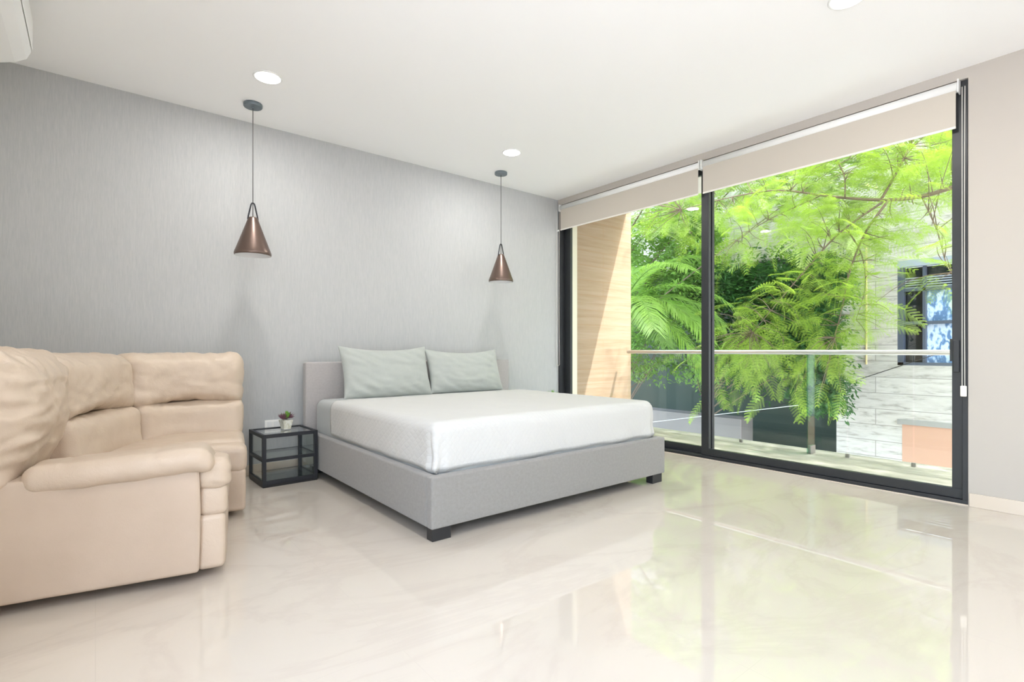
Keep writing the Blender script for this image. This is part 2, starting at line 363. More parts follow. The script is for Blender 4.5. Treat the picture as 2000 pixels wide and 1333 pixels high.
# ---- sliding door: outer frame, rear (left) panel, front (right) panel
d = bpy.data.objects.new('door_1', None); C.objects.link(d); d.location = (XW, 2.65, 0)
struct(d, 'black framed two-panel sliding glass door to the balcony', 'sliding door')
def dpart(mb, name, mt, parent, bevel=.002):
    for i, p in enumerate(mb.v): mb.v[i] = (p[0] - XW, p[1] - 2.65, p[2])
    return mb.build(name, mt, parent, bevel=bevel)
f = MB().box(4.386, 4.53, .757, YW - .002, .0, .03).box(4.40, 4.53, .757, YW - .002, 2.722, 2.76)
f.box(4.386, 4.53, .757, .785, .03, 2.722).box(4.386, 4.53, 4.515, YW - .002, .03, 2.722)
f.box(4.447, 4.453, .785, 4.515, .03, .045)
dpart(f, 'door_frame', M['black'], d)
def panel(x0, x1, y0, y1, wl, wr_, name):
    p = MB().box(x0, x1, y0, y1, .032, .095).box(x0, x1, y0, y1, 2.66, 2.72)
    p.box(x0, x1, y0, y0 + wr_, .095, 2.66).box(x0, x1, y1 - wl, y1, .095, 2.66)
    o = dpart(p, name, M['black'], d)
    dpart(MB().box((x0 + x1) / 2 - .003, (x0 + x1) / 2 + .003, y0 + wr_ - .008, y1 - wl + .008, .088, 2.668), 'glass_pane', M['glass'], o, 0)
    return o
pf = panel(4.405, 4.442, .786, 2.655, .075, .055, 'sliding_panel')
pr = panel(4.458, 4.495, 2.575, 4.513, .095, .075, 'sliding_panel')
h = MB().box(4.378, 4.405, .80, .83, .86, 1.07).box(4.442, 4.462, .815, .86, .93, 1.08)
dpart(h, 'door_handle', M['black'], pf, .003)

# ---- roller blinds
def blind(y0, y1, chain_y, chain_z, label, weight=False, wide=.014):
    t = thing('roller_blind', label, 'blind', (4.385, (y0 + y1) / 2, 2.72), group='roller blinds over the sliding door')
    L = (y1 - y0) / 2; X = 0
    MB().tube([(-.008, -L, -.002), (-.008, L, -.002)], .034, 20).build('roller_tube', M['tube'], t, smooth=False)
    t.children[-1].data.polygons.foreach_set('use_smooth', [len(p.vertices) == 4 for p in t.children[-1].data.polygons])
    MB().box(-.030, -.0285, -L + .012, L - .012, -.262, 0).build('blind_fabric', M['blind'], t)
    MB().box(-.033, -.0245, -L + .012, L - .012, -.275, -.26).build('hem_bar', M['hem'], t, bevel=.002)
    for s in (-1, 1):
        MB().box(-.045, .028, s * L - .004 + (0 if s < 0 else .0), s * L + .004, -.045, .040).build('bracket', M['white'], t, bevel=.002)
    pts = []; cy = chain_y - (y0 + y1) / 2
    nn = 22
    for i in range(nn + 1): pts.append((-.040, cy - wide * .5 * (1 - .3 * math.sin(i / nn * 3)), -.02 - (chain_z) * i / nn))
    for i in range(1, 8):
        a = PI * i / 8; pts.append((-.040, cy - wide * math.cos(a) * .5, -.02 - chain_z - .02 * math.sin(a)))
    for i in range(nn, -1, -1): pts.append((-.040, cy + wide * .5, -.02 - (chain_z) * i / nn))
    MB().tube(pts, .0022, 6).build('pull_chain', M['chain'], t, smooth=True)
    if weight:
        softbox('chain_weight', (-.047, cy - .016, -.02 - chain_z - .035), (-.033, cy + .016, -.02 - chain_z + .035), .006, M['hem'], t, step=.02)
    else:
        MB().box(-.046, -.034, cy - .02, cy + .016, -.283, -.265).build('chain_clip', M['white'], t, bevel=.002)
    return t
blind(.80, 2.622, .772, 1.96, 'taupe roller blind over the wide right-hand door panel', True)
blind(2.646, 4.495, 4.512, 1.86, 'taupe roller blind over the left door panel, beside the grey wall', False, .05)

# ---- recessed ceiling lights
def downlight(x, y, label):
    t = thing('ceiling_light', label, 'ceiling light', (x, y, HC), group='round recessed ceiling lights')
    MB().lathe([(.088, 0), (.090, -.004), (.086, -.007), (.079, -.006), (.078, -.0035)], n=48).build('trim_ring', M['white'], t, smooth=True)
    MB().lathe([(.0785, -.004), (.04, -.0045), (.0005, -.0045)], n=48).build('diffuser', M['lamp'], t)
    l = bpy.data.lights.new('led', 'AREA'); l.shape = 'DISK'; l.size = .15; l.energy = LAMP_POWER; l.color = (1, .985, .955)
    lo = bpy.data.objects.new('led', l); C.objects.link(lo); lo.parent = t; lo.location = (0, 0, -.012)
    return t
downlight(.898, 3.72, 'round recessed light in the ceiling near the pendant by the sofa')
downlight(2.99, 3.72, 'round recessed light in the ceiling near the pendant by the window')
downlight(3.04, 1.0, 'round recessed light at the top edge of the photo')
downlight(.9, 1.0, 'round recessed light in the ceiling above the camera')
for i, (x, y) in enumerate([(.9, -1.7), (3.04, -1.7)]):
    downlight(x, y, ['round recessed light in the ceiling behind the camera, by the left wall', 'round recessed light in the ceiling behind the camera, by the window wall'][i])

# ---- pendants
def pendant(x, y, label):
    t = thing('pendant_lamp', label, 'pendant lamp', (x, y, HC), group='bronze cone pendants over the bedsides')
    MB().lathe([(.0005, 0), (.062, 0), (.064, -.004), (.064, -.022), (.061, -.026), (.008, -.027), (.007, -.034), (.0005, -.035)], n=40).build('ceiling_rose', M['canopy'], t, smooth=True).modifiers.new('e', 'EDGE_SPLIT').split_angle = R(40)
    MB().tube([(0, 0, -.02), (0, 0, -.85)], .0028, 8).build('cord', M['cord'], t, smooth=True)
    z0 = -.735
    pts = [(-.034, 0, z0 - .125), (-.031, 0, z0 - .1), (-.013, 0, z0 - .016), (-.008, 0, z0 - .004), (0, 0, z0), (.008, 0, z0 - .004), (.013, 0, z0 - .016), (.031, 0, z0 - .1), (.034, 0, z0 - .125)]
    MB().tube(pts, .0055, 8).build('hanger_loop', M['blacksteel'], t, smooth=True)
    zt = -.845
    prof = [(.0005, zt + .004), (.026, zt + .003), (.030, zt), (.034, zt - .008), (.112, zt - .225), (.124, zt - .255), (.1265, zt - .268), (.1245, zt - .278), (.1205, zt - .280)]
    MB().lathe(prof, n=64).build('lamp_shade', M['bronze'], t, smooth=True)
    MB().lathe([(.1205, zt - .280), (.119, zt - .266), (.108, zt - .228), (.032, zt - .014), (.0005, zt - .012)], n=64).build('shade_lining', M['bronzein'], t, smooth=True)
    MB().lathe([(.0005, zt - .012), (.020, zt - .013), (.020, zt - .06), (.026, zt - .09), (.030, zt - .115), (.022, zt - .14), (.0005, zt - .15)], n=24).build('bulb', M['white'], t, smooth=True)
    return t
pendant(.909, 4.19, 'bronze cone pendant lamp hanging near the sofa, above the glass side table')
pendant(3.239, 4.205, 'bronze cone pendant lamp hanging near the sliding door')

# ---- air conditioner on the left wall, only its far end in the photo
ac = thing('air_conditioner', 'white wall-mounted air conditioner at the top left corner', 'air conditioner', (XL, 3.35, 2.53))
prof = [(.0, -.035), (.05, -.045), (.11, -.035), (.17, -.012), (.215, .02), (.232, .06), (.238, .12), (.236, .24), (.225, .262), (.2, .27), (0, .27)]
def prism(prof, y0, y1, r=.012):
    mb = MB(); n = len(prof); ys = [(y0, .94), (y0 + r * .4, .98), (y0 + r, 1), (y1 - r, 1), (y1 - r * .4, .98), (y1, .94)]
    cx = .1; cz = .12; vs = []
    for y, k in ys: vs += [(max(0, cx + (p[0] - cx) * k), y, cz + (p[1] - cz) * k) for p in prof]
    fs = [(i * n + j, i * n + (j + 1) % n, (i + 1) * n + (j + 1) % n, (i + 1) * n + j) for i in range(len(ys) - 1) for j in range(n)]
    fs += [tuple(range(n)), tuple((len(ys) - 1) * n + j for j in range(n))]
    return mb.add(vs, fs)
prism(prof, -.42, .42).build('housing', M['white'], ac, bevel=.012, seg=4)
MB().box(.236, .2385, -.415, .415, .075, .235).build('front_panel', M['white'], ac, bevel=.002)
MB().add([(.03, -.34, -.040), (.11, -.34, -.034), (.11, .26, -.034), (.03, .26, -.040), (.03, -.34, -.049), (.11, -.34, -.039), (.11, .26, -.039), (.03, .26, -.049)],
         [(0, 3, 2, 1), (4, 5, 6, 7), (0, 1, 5, 4), (1, 2, 6, 5), (2, 3, 7, 6), (3, 0, 4, 7)]).build('louvre', mat('grey_louvre', (.55, .55, .57), .4), ac)

# ---- wall socket
so = thing('wall_socket', 'white socket plate on the grey wall behind the potted succulent', 'socket', (1.135, YW, .395))
MB().box(-.062, .062, -.009, 0, -.036, .036).build('plate', M['outlet'], so, bevel=.003)
for s in (-1, 1):
    MB().box(s * .026 - .017, s * .026 + .017, -.0115, -.009, -.024, .024).build('socket_insert', M['white'], so, bevel=.001)

# ============================================================ BED
bed = thing('bed', 'grey upholstered platform bed with low headboard and black feet', 'bed', (2.37, 3.4, 0))
def BL(x, y, z): return (x - 2.37, y - 3.4, z)
def bsoft(name, lo, hi, r, mt, deform=None, step=.05, parent=bed, **k):
    return softbox(name, BL(*lo), BL(*hi), r, mt, parent, step=step, deform=deform, **k)
bsoft('footboard', (1.354, 2.345, .068), (3.387, 2.405, .341), .012, M['bedgrey'])
bsoft('side_rail', (1.354, 2.404, .068), (1.41, 4.40, .341), .012, M['bedgrey'])
bsoft('side_rail', (3.331, 2.404, .068), (3.387, 4.40, .341), .012, M['bedgrey'])
bsoft('headboard', (1.352, 4.40, .068), (3.50, 4.475, .905), .014, M['headgrey'])
bx('slat_base', *[c for c in (1.411 - 2.37, 3.330 - 2.37, 2.406 - 3.4, 4.398 - 3.4, .15, .20)], M['leg'], bed)
for (x, y) in ((1.368, 2.362), (3.255, 2.362), (1.368, 4.28), (3.255, 4.28)):
    bx('bed_leg', x - 2.37, x + .115 - 2.37, y - 3.4, y + .06 - 3.4, 0, .069, M['leg'], bed, bevel=.003)
# corner seam piping
for x in (1.354, 3.387):
    pass
def mdef(v, n):
    k = fbm(v, 3.0, 2) * .004; return v + n * k
mt = softbox('mattress', (1.422, 2.425, .201), (3.32, 4.385, .600), .065, M['sheet'], None, step=.05, deform=mdef)
tag(mt, 'mattress in a grey fitted sheet showing at the head of the bed', 'mattress')

def cdef(v, n):
    side = 1 - max(0, min(1, abs(n.z)))
    low = max(0, min(1, (.62 - v.z) / .3))
    q = v.copy()
    # slack over the top, creases on the drop
    q += n * (.004 * fbm((v.x, v.y, v.z), 2.2, 3))
    if side > .3:
        run = v.y if abs(n.x) > abs(n.y) else v.x
        c = noise.noise(Vector((run * 9 + v.z * 6, v.z * 2.2, 3.1))) * .6 + noise.noise(Vector((run * 21 + v.z * 9, v.z * 3, 8.7))) * .35
        q += Vector((n.x, n.y, 0)) * (c * .015 * low * side)
    # corner folds: bunched cloth at the near foot corner
    for cx in (1.40, 3.36):
        dx = abs(v.x - cx); dy = abs(v.y - 2.40); d = math.hypot(dx, dy)
        if d < .16 and v.z < .58:
            k = (1 - d / .16) * low
            q.x += (-1 if cx < 2 else 1) * .022 * k * (1 + .4 * math.sin(v.z * 40)); q.y -= .020 * k
            if dy > .015 and dx < .05:
                q.x += (1 if cx < 2 else -1) * .030 * math.exp(-((dy - .055) / .016) ** 2) * low
            if dx > .015 and dy < .05:
                q.y += .022 * math.exp(-((dx - .06) / .02) ** 2) * low
    if v.z < .365:
        run = v.y if abs(n.x) > abs(n.y) else v.x
        q.z += .006 * noise.noise(Vector((run * 5, 2, 1)))
        inn = min(1, (.365 - v.z) / .03); q.x += -n.x * .017 * inn; q.y += -n.y * .017 * inn
    # head edge wanders
    if v.y > 3.9: q.y += .015 * noise.noise(Vector((v.x * 3, v.z * 5, 0)))
    return q
cv = softbox('coverlet', (1.402, 2.403, .312), (3.345, 4.02, .617), .062, M['cover'], None, step=.016, deform=cdef, skip=((2, -1),))
bm = bmesh.new(); bm.from_mesh(cv.data)
bmesh.ops.delete(bm, geom=[f for f in bm.faces if f.calc_center_median().y > 3.955], context='FACES'); bm.to_mesh(cv.data); bm.free()
sm = cv.modifiers.new('thick', 'SOLIDIFY'); sm.thickness = .008; sm.offset = -1
tag(cv, 'white quilted coverlet tucked over the mattress', 'coverlet')

def pillow(cx, cy, cz, w_, h_, t_, tilt, rz, seed, label):
    n = 46; vs = []; fs = []
    def P(u, v, s):
        # u,v in -1..1
        e = (1 - abs(u) ** 3.2) * (1 - abs(v) ** 2.8); e = max(e, 0) ** .52
        pin = 1 - .055 * (1 - abs(v) ** 2) * abs(u) ** 3; pin2 = 1 - .075 * (1 - abs(u) ** 2) * abs(v) ** 3
        x = u * w_ / 2 * pin; z = v * h_ / 2 * pin2
        wr = noise.noise(Vector((u * 3 + seed, v * 5 + 2 * u, seed))) * .012 + noise.noise(Vector((u * 9 + seed, v * 9 - 5 * u, seed * 2))) * .006
        # diagonal creases running from the corners
        wr += .010 * math.sin((u * 1.3 + v) * 13 + seed + 2.5 * noise.noise(Vector((u * 2, v * 2, seed)))) * max(0, abs(u * v)) ** .7
        y = s * (t_ / 2 * e) + (wr * e if s < 0 else 0)
        z += -.022 * (1 - v) / 2 * (1 - u * u) - .028 * (1 + v) / 2 * (1 - abs(u) ** 2.2)
        return Vector((x, y, z))
    for s in (-1, 1):
        for i in range(n + 1):
            for j in range(n + 1):
                u = -math.cos(PI * i / n); v = -math.cos(PI * j / n)
                vs.append(P(u, v, s))
    K = (n + 1) ** 2
    for i in range(n):
        for j in range(n):
            a = i * (n + 1) + j; q = (a, a + n + 1, a + n + 2, a + 1); fs.append(q); fs.append(tuple(K + k for k in q[::-1]))
    me = bpy.data.meshes.new('pillow'); me.from_pydata([tuple(v) for v in vs], [], fs)
    bm = bmesh.new(); bm.from_mesh(me); bmesh.ops.remove_doubles(bm, verts=bm.verts, dist=.0008); bmesh.ops.recalc_face_normals(bm, faces=bm.faces); bm.to_mesh(me); bm.free()
    o = link('pillow', me, None, M['pillow'], True); o.location = (cx, cy, cz); o.rotation_euler = (R(tilt), R(0), R(rz))
    s_ = o.modifiers.new('s', 'SUBSURF'); s_.levels = 1; s_.render_levels = 1
    return tag(o, label, 'pillow', 'pillows against the headboard')
pillow(2.00, 4.235, .822, .835, .46, .17, -17, 1, 1.3, 'larger sage grey pillow on the left side, nearer the sofa')
pillow(2.825, 4.245, .812, .83, .43, .17, -18, -1, 5.1, 'sage grey pillow on the right side, nearer the window')

# ============================================================ NIGHTSTANDS
def nightstand(x0, y0, label):
    W, D, H, b = .398, .385, .386, .026
    t = thing('side_table', label, 'side table', (x0, y0, 0), R(1.5) if x0 < 2 else 0, 'black steel and glass side tables beside the bed')
    for (x, y) in ((0, 0), (W - b, 0), (0, D - b), (W - b, D - b)):
        bx('leg', x, x + b, y, y + b, .012, H, M['blacksteel'], t, bevel=.0015)
    for nm, z0, z1 in (('top_frame', H - b, H), ('middle_frame', .187, .187 + .022), ('bottom_frame', .016, .016 + .030)):
        MB().box(b, W - b, 0, b * .8, z0, z1).box(b, W - b, D - b * .8, D, z0, z1).box(0, b * .8, b, D - b, z0, z1).box(W - b * .8, W, b, D - b, z0, z1).build(nm, M['blacksteel'], t, bevel=.001)
    bx('plinth', .004, W - .004, .004, D - .004, 0, .014, M['leg'], t)
    for z in (H - .006, .2085, .047):
        bx('glass_shelf', b * .8, W - b * .8, b * .8, D - b * .8, z - .006, z, M['sglass'], t)
    bx('glass_side', .010, .014, b, D - b, .047, H - b, M['sglass'], t)
    bx('glass_side', W - .014, W - .010, b, D - b, .047, H - b, M['sglass'], t)
    return t
nightstand(.944, 4.055, 'black framed glass side table between the sofa and the bed')
nightstand(3.62, 4.06, 'black framed glass side table hidden behind the bed, by the window')

def succulent(x, y, z, label, hgt=1.0, seed=1, matA=None):
    rnd = random.Random(seed)
    t = thing('potted_succulent', label, 'potted plant', (x, y, z), .2)
    # square tapered pot
    mb = MB(); a, b_, hh = .026, .040, .072
    ring = lambda r, zz: [(-r, -r, zz), (r, -r, zz), (r, r, zz), (-r, r, zz)]
    vs = ring(a, 0) + ring(b_, hh) + ring(b_ - .004, hh) + ring(b_ - .007, hh - .012)
    fs = [(3, 2, 1, 0)]
    for k in range(3):
        for i in range(4): fs.append((k * 4 + i, k * 4 + (i + 1) % 4, k * 4 + 4 + (i + 1) % 4, k * 4 + 4 + i))
    fs.append((12, 13, 14, 15)); mb.add(vs, fs).build('pot', M['pot'], t, bevel=.0015)
    MB().box(-.031, .031, -.031, .031, hh - .016, hh - .009).build('soil', M['soil'], t)
    def leafset(cx, cy, cz, n, L, wd, col, spread, name):
        mb = MB()
        for i in range(n):
            az = i * 2.399 + rnd.random() * .4; el = R(rnd.uniform(10, 88)) * spread + R(8)
            d = Vector((math.cos(az) * math.cos(el), math.sin(az) * math.cos(el), math.sin(el)))
            s = Vector((-math.sin(az), math.cos(az), 0)); up = s.cross(d) * -1
            l = L * rnd.uniform(.7, 1.1); p = Vector((cx, cy, cz)); w2 = wd * rnd.uniform(.8, 1.2)
            V = [p, p + d * l * .45 + s * w2 + up * .002, p + d * l - up * .003 + Vector((0, 0, l * .15)), p + d * l * .45 - s * w2 + up * .002, p + d * l * .45 - up * .004]
            mb.add(V, [(0, 1, 4), (1, 2, 4), (2, 3, 4), (3, 0, 4), (0, 3, 2, 1)])
        mb.build(name, col, t)
    if hgt > 1.1:
        leafset(0, 0, hh - .01, 60, .115, .007, M['succ2'], .95, 'green_leaves'); return t
    leafset(-.026, -.004, hh + .006, 46, .050, .0065, M['succ'], .8, 'purple_rosette')
    leafset(.028, .004, hh + .008, 46, .048, .0065, M['succ'], .8, 'purple_rosette')
    leafset(.0, .010, hh + .002, 30, .046, .006, M['succ3'], .8, 'grey_green_rosette')
    leafset(.004, -.002, hh + .008, 26, .058, .010, M['succ2'], 1.0, 'green_rosette')
    return t
succulent(1.163, 4.27, .387, 'small cream pot of purple and green succulents on the glass side table by the sofa')
succulent(3.90, 4.14, .387, 'small green plant just showing above the far edge of the bed', 1.3, 4)

# ============================================================ SOFA (local x = towards the room, local y = towards the back wall)
sofa = thing('sectional_sofa', 'beige leather curved sectional sofa with padded arm, against the grey wall', 'sofa', (-.412, 2.729, 0), R(-11))
path = [Vector(p) for p in ((.205, -.30), (.205, -.08), (.21, .30), (.215, .60), (.25, .86), (.305, 1.08), (.39, 1.27), (.50, 1.375), (.68, 1.43), (.97, 1.445), (1.1, 1.445))]
def crom(t):
    n = len(path) - 1; t = max(0, min(n - 1e-6, t)); i = int(t); f_ = t - i
    p0 = path[max(i - 1, 0)]; p1 = path[i]; p2 = path[i + 1]; p3 = path[min(i + 2, n)]
    return .5 * ((2 * p1) + (p2 - p0) * f_ + (2 * p0 - 5 * p1 + 4 * p2 - p3) * f_ ** 2 + (3 * p1 - p0 - 3 * p2 + p3) * f_ ** 3)
tab = []; s_ = 0; prev = crom(0)
for i in range(0, 901):
    p = crom(i / 100); s_ += (p - prev).length; prev = p; tab.append((s_, p))
SL = s_
def pathat(s):
    k = max(1, min(len(tab) - 2, int(np.searchsorted([q[0] for q in TABS], s)))) if False else None
TS = np.array([q[0] for q in tab]); TX = np.array([q[1].x for q in tab]); TY = np.array([q[1].y for q in tab])
def pathat(s):
    x, y = np.interp(s, TS, TX), np.interp(s, TS, TY)
    x2, y2 = np.interp(s + .02, TS, TX), np.interp(s + .02, TS, TY); x1, y1 = np.interp(s - .02, TS, TX), np.interp(s - .02, TS, TY)
    t = Vector((x2 - x1, y2 - y1)).normalized(); return Vector((x, y)), Vector((t.y, -t.x))      # normal to the seat side
def sof(x, y):   # arc length closest to a path point
    return float(TS[np.argmin((TX - x) ** 2 + (TY - y) ** 2)])
def backcush(name, s0, s1, z0, z1, d0, d1, r, lean=.0, puff=.02, arch=0.0, wr=.006, seed=0, wrink_end=0, step=.02, mt='leather', bottom=0, taper=0):
    """cushion following the back of the sofa: s along the path, d offset towards the seat"""
    sc, sh = (s0 + s1) / 2, (s1 - s0) / 2; zc, zh = (z0 + z1) / 2, (z1 - z0) / 2
    def df(v, n):
        s, dd, z = v.x, v.y, v.z
        u = (s - sc) / sh; w2 = (z - zc) / zh
        front = max(0, n.y)
        dd += puff * front * (1 - min(1, abs(u)) ** 2.5) * (1 - min(1, abs(w2)) ** 3)
        dd -= lean * (z - z0)
        dd += bottom * front * max(0, -w2)
        z += arch * (1 - u * u) * (1 - (w2 + 1) / 2)
        z += taper * (w2 > 0) * w2 * (-u)
        k = fbm((s + seed, dd, z * 1.5), 5.5, 3) * wr
        # creases gathered towards the seams
        edge = max(0, abs(w2) - .45) / .55
        k += noise.noise(Vector((s * 26 + seed + w2 * 2, z * 5, seed))) * wr * 1.0 * edge
        endw = max(0, abs(u) - .5) / .5
        k += noise.noise(Vector((s * 6 + seed, z * 24 + u * 2, seed + 4))) * wr * (.7 + wrink_end) * endw
        if wrink_end:
            k += noise.noise(Vector((dd * 7 + s * 3, z * 30 - dd * 9, seed + 9))) * wr * .9 * wrink_end * (1 if u < -.2 else .3)
        dd += n.y * k; s += n.x * k; z += n.z * k
        p, nn = pathat(s); over = s - SL
        q = p + nn * dd; return Vector((q.x, q.y, z))
    return softbox(name, (s0, d0, z0), (s1, d1, z1), r, M[mt], sofa, step=step, deform=df)
s0_ = sof(.205, 0); sA = sof(.215, .60); sB = sof(.40, 1.285); sE = sof(.955, 1.445)
# shell behind the cushions
backcush('back_shell', s0_ + .02, sE - .005, .05, .93, -.24, -.11, .04, lean=.0, puff=0, wr=.001, mt='leatherflat', step=.05)
backcush('back_cushion', s0_ - .055, sA + .01, .44, 1.005, -.235, .0, .115, lean=.03, puff=.045, wr=.013, seed=3, wrink_end=1.3, taper=.0, bottom=-.09, step=.012)
backcush('back_cushion', sA - .005, sB + .005, .625, .985, -.19, -.015, .075, lean=.10, puff=.055, arch=.045, seed=11, wr=.009, step=.014)
backcush('back_cushion', sB - .03, sE, .625, .985, -.19, -.005, .07, lean=.10, puff=.05, arch=.035, seed=23, wr=.009, step=.014)
backcush('lumbar_cushion', sA - .02, sB + .0, .40, .665, -.16, .02, .055, lean=.03, puff=.03, arch=.0, seed=31, bottom=.02)
backcush('lumbar_cushion', sB - .01, sE - .002, .40, .665, -.16, .02, .055, lean=.03, puff=.03, arch=.0, seed=43, bottom=.02)
def wrk(amp, sc=6, seed=0, puff=0, lo=None, hi=None):
    def df(v, n):
        k = fbm((v.x + seed, v.y, v.z), sc, 3) * amp
        if puff:
            u = (v.x - (lo[0] + hi[0]) / 2) / ((hi[0] - lo[0]) / 2); w2 = (v.y - (lo[1] + hi[1]) / 2) / ((hi[1] - lo[1]) / 2)
            k += puff * max(0, n.z) * (1 - min(1, abs(u)) ** 3) * (1 - min(1, abs(w2)) ** 3)
        return v + n * k
    return df
def ssoft(name, lo, hi, r, amp=.002, puff=0, mt='leather', step=.03, seed=0, deform=None, sc=6):
    return softbox(name, lo, hi, r, M[mt], sofa, step=step, deform=deform or wrk(amp, sc, seed, puff, lo, hi))
# near seat with recliner front
def panel_df(v, n):
    return v + n * (fbm(v, 5, 2) * .0015 + (.010 * (1 - ((v.z - .28) / .26) ** 2) if n.y < -.5 else 0))
ssoft('side_panel', (-.055, .0, .042), (.775, .13, .505), .016, mt='leatherflat', deform=panel_df, step=.04)
ssoft('seat_base', (.0, .125, .06), (.76, .70, .34), .02, mt='leatherflat', step=.08)
ssoft('seat_cushion', (.10, .17, .31), (.86, .73, .45), .055, .006, .02, seed=2)
def foot_df(v, n):
    k = fbm((v.x, v.y, v.z), 9, 3) * .003; return v + n * k
ssoft('footrest_panel', (.765, .03, .268), (.882, .70, .415), .035, deform=foot_df)
ssoft('footrest_panel', (.760, .03, .035), (.874, .70, .280), .028, deform=foot_df)
# arm pad: long roll, drooping over the front
def arm_df(v, n):
    a = v.x; q = v.copy()
    t = (a - .19) / .64
    q.z += .035 * t - .018
    w2 = 1.0 if a > .4 else .72 + .28 * (a - .17) / .23
    q.y = .075 + (q.y - .075) * w2
    if a > .72: q.z -= (a - .72) ** 2 * 2.2
    k = fbm((a, v.y, v.z), 6, 3) * .004
    for sx in (.33, .62): k -= .006 * math.exp(-((a - sx) / .008) ** 2) * max(0, n.z + .4)
    e = max(0, (a - .62) / .2); k += noise.noise(Vector((a * 40, v.y * 12, v.z * 12))) * .004 * e
    return q + n * k
ssoft('arm_pad', (.19, -.045, .465), (.83, .185, .575), .052, deform=arm_df, step=.014)
def armf_df(v, n):
    q = v.copy(); q.x += .02 * max(0, (.50 - v.z) / .12) * 0
    k = noise.noise(Vector((v.x * 20, v.y * 9, v.z * 45))) * .006 + fbm(v, 8, 2) * .004
    return q + n * k
ssoft('arm_front', (.755, .01, .385), (.895, .185, .53), .05, deform=armf_df, step=.012)
# corner seat and far seat
ssoft('seat_base', (.10, .70, .06), (.50, 1.50, .34), .02, mt='leatherflat', step=.08)
ssoft('seat_cushion', (.12, .715, .31), (.66, 1.40, .445), .05, .005, .012, seed=7)
ssoft('seat_base', (.49, .955, .05), (.955, 1.50, .345), .02, mt='leatherflat', step=.08)
ssoft('seat_cushion', (.40, 1.02, .30), (.957, 1.48, .452), .05, .005, .012, seed=9)
ssoft('seat_front_roll', (.42, .905, .262), (.968, 1.10, .432), .05, .005, .006, seed=13)
ssoft('front_panel', (.47, .915, .035), (.962, 1.0, .285), .022, .002, mt='leather', seed=15)
for (x, y) in ((.05, .22), (.60, .22), (.05, 1.25), (.60, 1.38), (.86, 1.38), (.86, 1.1), (.60, .60)):
    bx('foot', x - .02, x + .03, y - .0, y + .05, 0, .06, M['leg'], sofa)

# ============================================================ BALCONY
struct(bx('balcony_floor', XW + .15, 5.75, -2.5, 6.2, -.16, -.012, M['slab']), 'pale stone balcony floor outside the sliding door', 'floor')
struct(bx('wall_fin', XW + .15, 5.775, YW, YW + .28, -.2, 3.4, M['board']), 'ochre board-marked side wall of the balcony', 'wall')
struct(bx('reflection_strip', XW + .15, XW + .32, YW - .012, YW, -.012, 2.85, M['edgerefl']), 'cream strip painted as the glass edge reflection beside the door frame outside', 'trim')  # added strip, its cream colour paints the reflection at the glass edge
struct(bx('balcony_slab_above', XW + .2, 5.68, -4.5, YW, 2.9, 3.2, M['paint']), 'white underside of the balcony above', 'ceiling')
struct(bx('wall_outside', XW + .0, XW + .2, YB - 3, YW + 2.0, HC + .13, 5.8, M['paint']), 'outside wall above the sliding door', 'wall')
RX = 5.56
rl = thing('balcony_railing', 'glass balcony balustrade with a round brushed steel handrail', 'railing', (RX, 2, 0))
MB().tube([(0, -4.0, .985), (0, 2.43, .985)], .0235, 20).build('handrail', M['rail'], rl, smooth=True)
ys = [-4.0, -1.9, .30 - .0, 1.36, 2.04, 2.86, 4.0, 4.44]
ys = [-3.9, -1.9, -.35, 1.32, 1.83, 2.87, 4.43]
for i in range(len(ys) - 1):
    bx('glass_panel', -.005, .005, ys[i] - 2 + .006, ys[i + 1] - 2 - .006, .012, .965, M['rglass'], rl)
for y in ys[1:-1]:
    bx('clamp', -.014, .014, y - 2 - .016, y - 2 + .016, -.012, .022, M['steel'], rl, bevel=.003)
bx('glass_fin', -.165, -.006, .115, .127, .0, .958, M['gedge'], rl)
bx('fin_clamp', -.12, -.01, .106, .136, -.012, .07, M['steel'], rl, bevel=.004)

# ============================================================ STREET AND THE BUILDING OPPOSITE
struct(bx('ground', XW + .25, 40, -25, 45, -3.4, -3.3, M['street']), 'pale concrete street below the balcony', 'ground')
struct(bx('pavement', 10.2, 12.9, -25, 45, -3.3, -3.17, M['walk']), 'pale pavement below the building opposite', 'ground')
BX = 13.0
bd = thing('building', 'pale stone-clad building across the street with a dark window', 'building', (BX, 0, -3.3))
wl = MB()
def wb(y0, y1, z0, z1, x0=0, x1=.5): wl.box(x0, x1, y0, y1, z0 + 3.3, z1 + 3.3)
wb(-14, .2, -3.3, 9); wb(.2, 3.36, -3.3, .70); wb(.2, 3.36, 2.86, 9); wb(3.36, 4.5, -3.3, 9); wb(4.5, 24, 3.27, 9)
wb(24, 24.6, -3.3, 9); 
wl.v = [v for v in wl.v]
wl.build('stone_wall', M['stone'], bd)
MB().box(2.6, 2.7, 4.0, 24.5, 0, 6.7).box(.5, 2.7, 4.3, 4.5, 0, 6.57).box(.3, 2.7, 4.5, 24, 6.5, 6.57).build('recess_wall', M['recess'], bd)
MB().box(-.004, .16, -1.5, 3.28, .2, 2.78).build('garage_door', M['garage'], bd)
MB().box(-.03, .16, -1.6, 3.36, 2.78, 2.88).build('garage_lintel', mat('grey_concrete_lintel', (.30, .29, .27), .8), bd)
wf = MB(); zb, zt_ = 4.0, 6.16
wf.box(.0, .16, 3.26, 3.36, zb, zt_).box(.0, .16, .2, .3, zb, zt_).box(.0, .16, .2, 3.36, zb, zb + .06).box(.03, .15, .2, 3.36, zb + .84, zb + .90).box(.03, .15, 2.90, 2.95, zb, zt_).box(.03, .16, .2, 3.36, 5.52, 5.58).box(.03, .15, 1.1, 1.18, zb, zt_)
wf.build('window_frame', M['bframe'], bd)
MB().box(-.01, .16, .2, 3.36, 6.02, 6.16).build('window_lintel', M['lintel'], bd)
